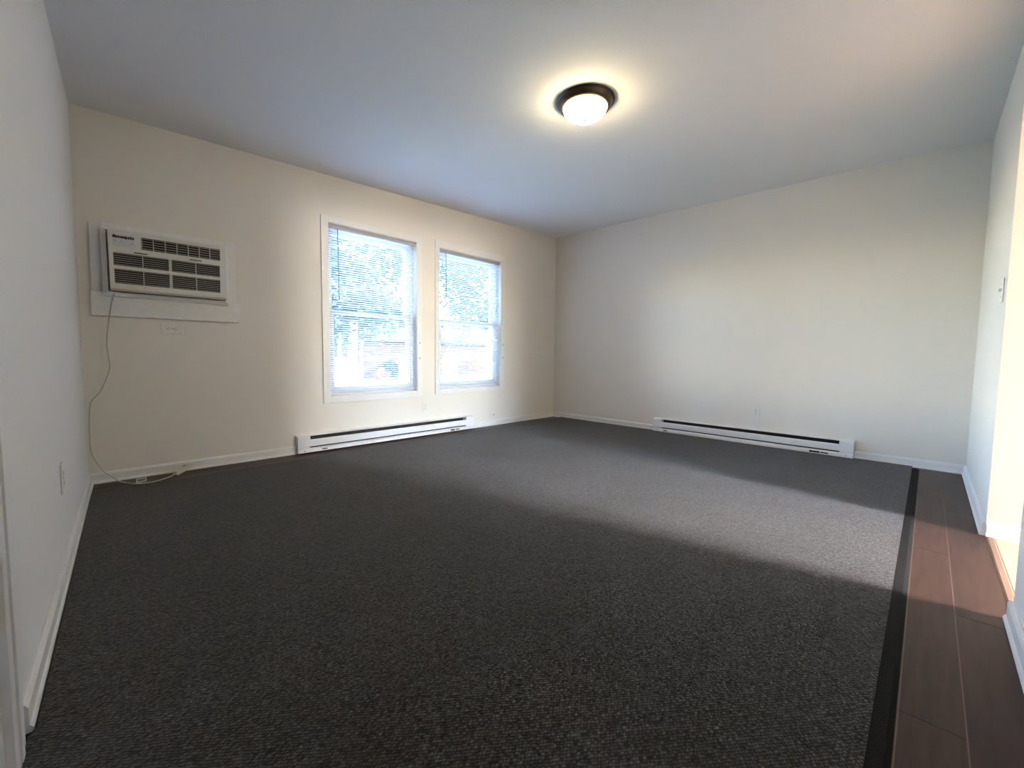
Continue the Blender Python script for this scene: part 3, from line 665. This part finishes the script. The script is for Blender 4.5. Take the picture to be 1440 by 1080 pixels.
def tree(loc, h, crown_r, crown_c, leaf, n, label, group, lean=(0, 0), tr_r=0.16, size=0.16, cat='tree', name='leafy_tree'):
    t = thing(name, (loc[0], loc[1], GZ), label, cat, group)
    rng = random.Random(int(loc[0]*100+loc[1]))
    if tr_r:
        b = MB(); top = (loc[0]+lean[0], loc[1]+lean[1], crown_c)
        b.tube(smooth_path([(loc[0], loc[1], GZ), (loc[0]+lean[0]*0.3, loc[1]+lean[1]*0.3, GZ+(crown_c-GZ)*0.4), top]), tr_r*1.25, 10, tr_r*0.5)
        obj('trunk', b, BARK, t)
        for i in range(7):
            a = rng.uniform(0, 2*PI); f_ = rng.uniform(0.45, 0.95); s = Vector((loc[0]+lean[0]*f_, loc[1]+lean[1]*f_, GZ+(crown_c-GZ)*f_)); r = crown_r*rng.uniform(0.5, 0.85)
            b = MB(); b.tube([s, s+Vector((math.cos(a)*r*0.5, math.sin(a)*r*0.5, r*0.45)), s+Vector((math.cos(a)*r, math.sin(a)*r, r*0.7))], tr_r*0.42, 6, tr_r*0.08); obj('branch', b, BARK, t)
    # leaves gathered in clumps so that gaps of sky remain
    cl = []
    for i in range(26):
        while True:
            p = Vector((rng.uniform(-1, 1), rng.uniform(-1, 1), rng.uniform(-1, 1)))
            if 0.25 < p.length < 1: break
        cl.append((Vector((loc[0]+lean[0], loc[1]+lean[1], crown_c)) + Vector((p.x*crown_r, p.y*crown_r, p.z*h)), rng.uniform(0.22, 0.42)))
    b = MB()
    for i in range(n):
        c, s = cl[rng.randrange(len(cl))]
        p = c + Vector((rng.gauss(0, 1)*s*crown_r*0.55, rng.gauss(0, 1)*s*crown_r*0.55, rng.gauss(0, 1)*s*h*0.5))
        if p.z < GZ+0.05: continue
        d = Vector((rng.gauss(0, 1), rng.gauss(0, 1), rng.gauss(0, 1))).normalized(); e_ = d.cross(Vector((rng.gauss(0, 1), rng.gauss(0, 1), rng.gauss(0, 1)))).normalized()
        L_ = size*rng.uniform(0.7, 1.3); k = len(b.v)
        b.v += [tuple(p-d*L_), tuple(p+e_*L_*0.5), tuple(p+d*L_), tuple(p-e_*L_*0.5)]; b.f.append((k, k+1, k+2, k+3)); b.smooth.append(False)
    me = bpy.data.meshes.new('foliage'); me.from_pydata([(v[0]-loc[0], v[1]-loc[1], v[2]-GZ) for v in b.v], [], b.f); me.materials.append(leaf); me.update()
    o = bpy.data.objects.new('foliage', me); COL.objects.link(o); o.parent = t; o['kind'] = 'stuff'
    return t
TG = 'trees behind the windows'
tree((3.2, 13.5), 3.2, 3.4, 4.6, LEAFG, 6500, 'large green tree filling the top of the left window', TG, (0.3, 0), 0.20)
tree((9.9, 12.6), 2.8, 3.2, 5.0, LEAFG, 5400, 'leaning pale trunked tree in the right window', TG, (1.0, 0.2), 0.17)
tree((18.0, 39.0), 3.2, 4.6, 4.6, LEAFY, 6000, 'yellow green tree behind the brick house roof', TG, (0, 0), 0.22, 0.24)
tree((32.0, 37.0), 4.0, 5.0, 5.0, LEAFG, 7000, 'broad dark green tree far behind the brick house, in the right window', TG, (0, 0), 0.24, 0.24)
SG = 'shrubs by the brick house'
for (x, y, r, h, lf, lb_) in ((8.0, 19.1, 0.65, 0.55, LEAFG, 'round green shrub against the brick wall, left of the first paired window'), (14.9, 18.8, 0.8, 0.7, LEAFR, 'large reddish shrub near the leaning trunk'), (6.6, 17.4, 0.40, 0.4, LEAFR, 'small reddish shrub beside the porch posts')):
    tree((x, y), h, r, GZ+h, lf, 900, lb_, SG, tr_r=0, size=0.07, cat='shrub', name='shrub')
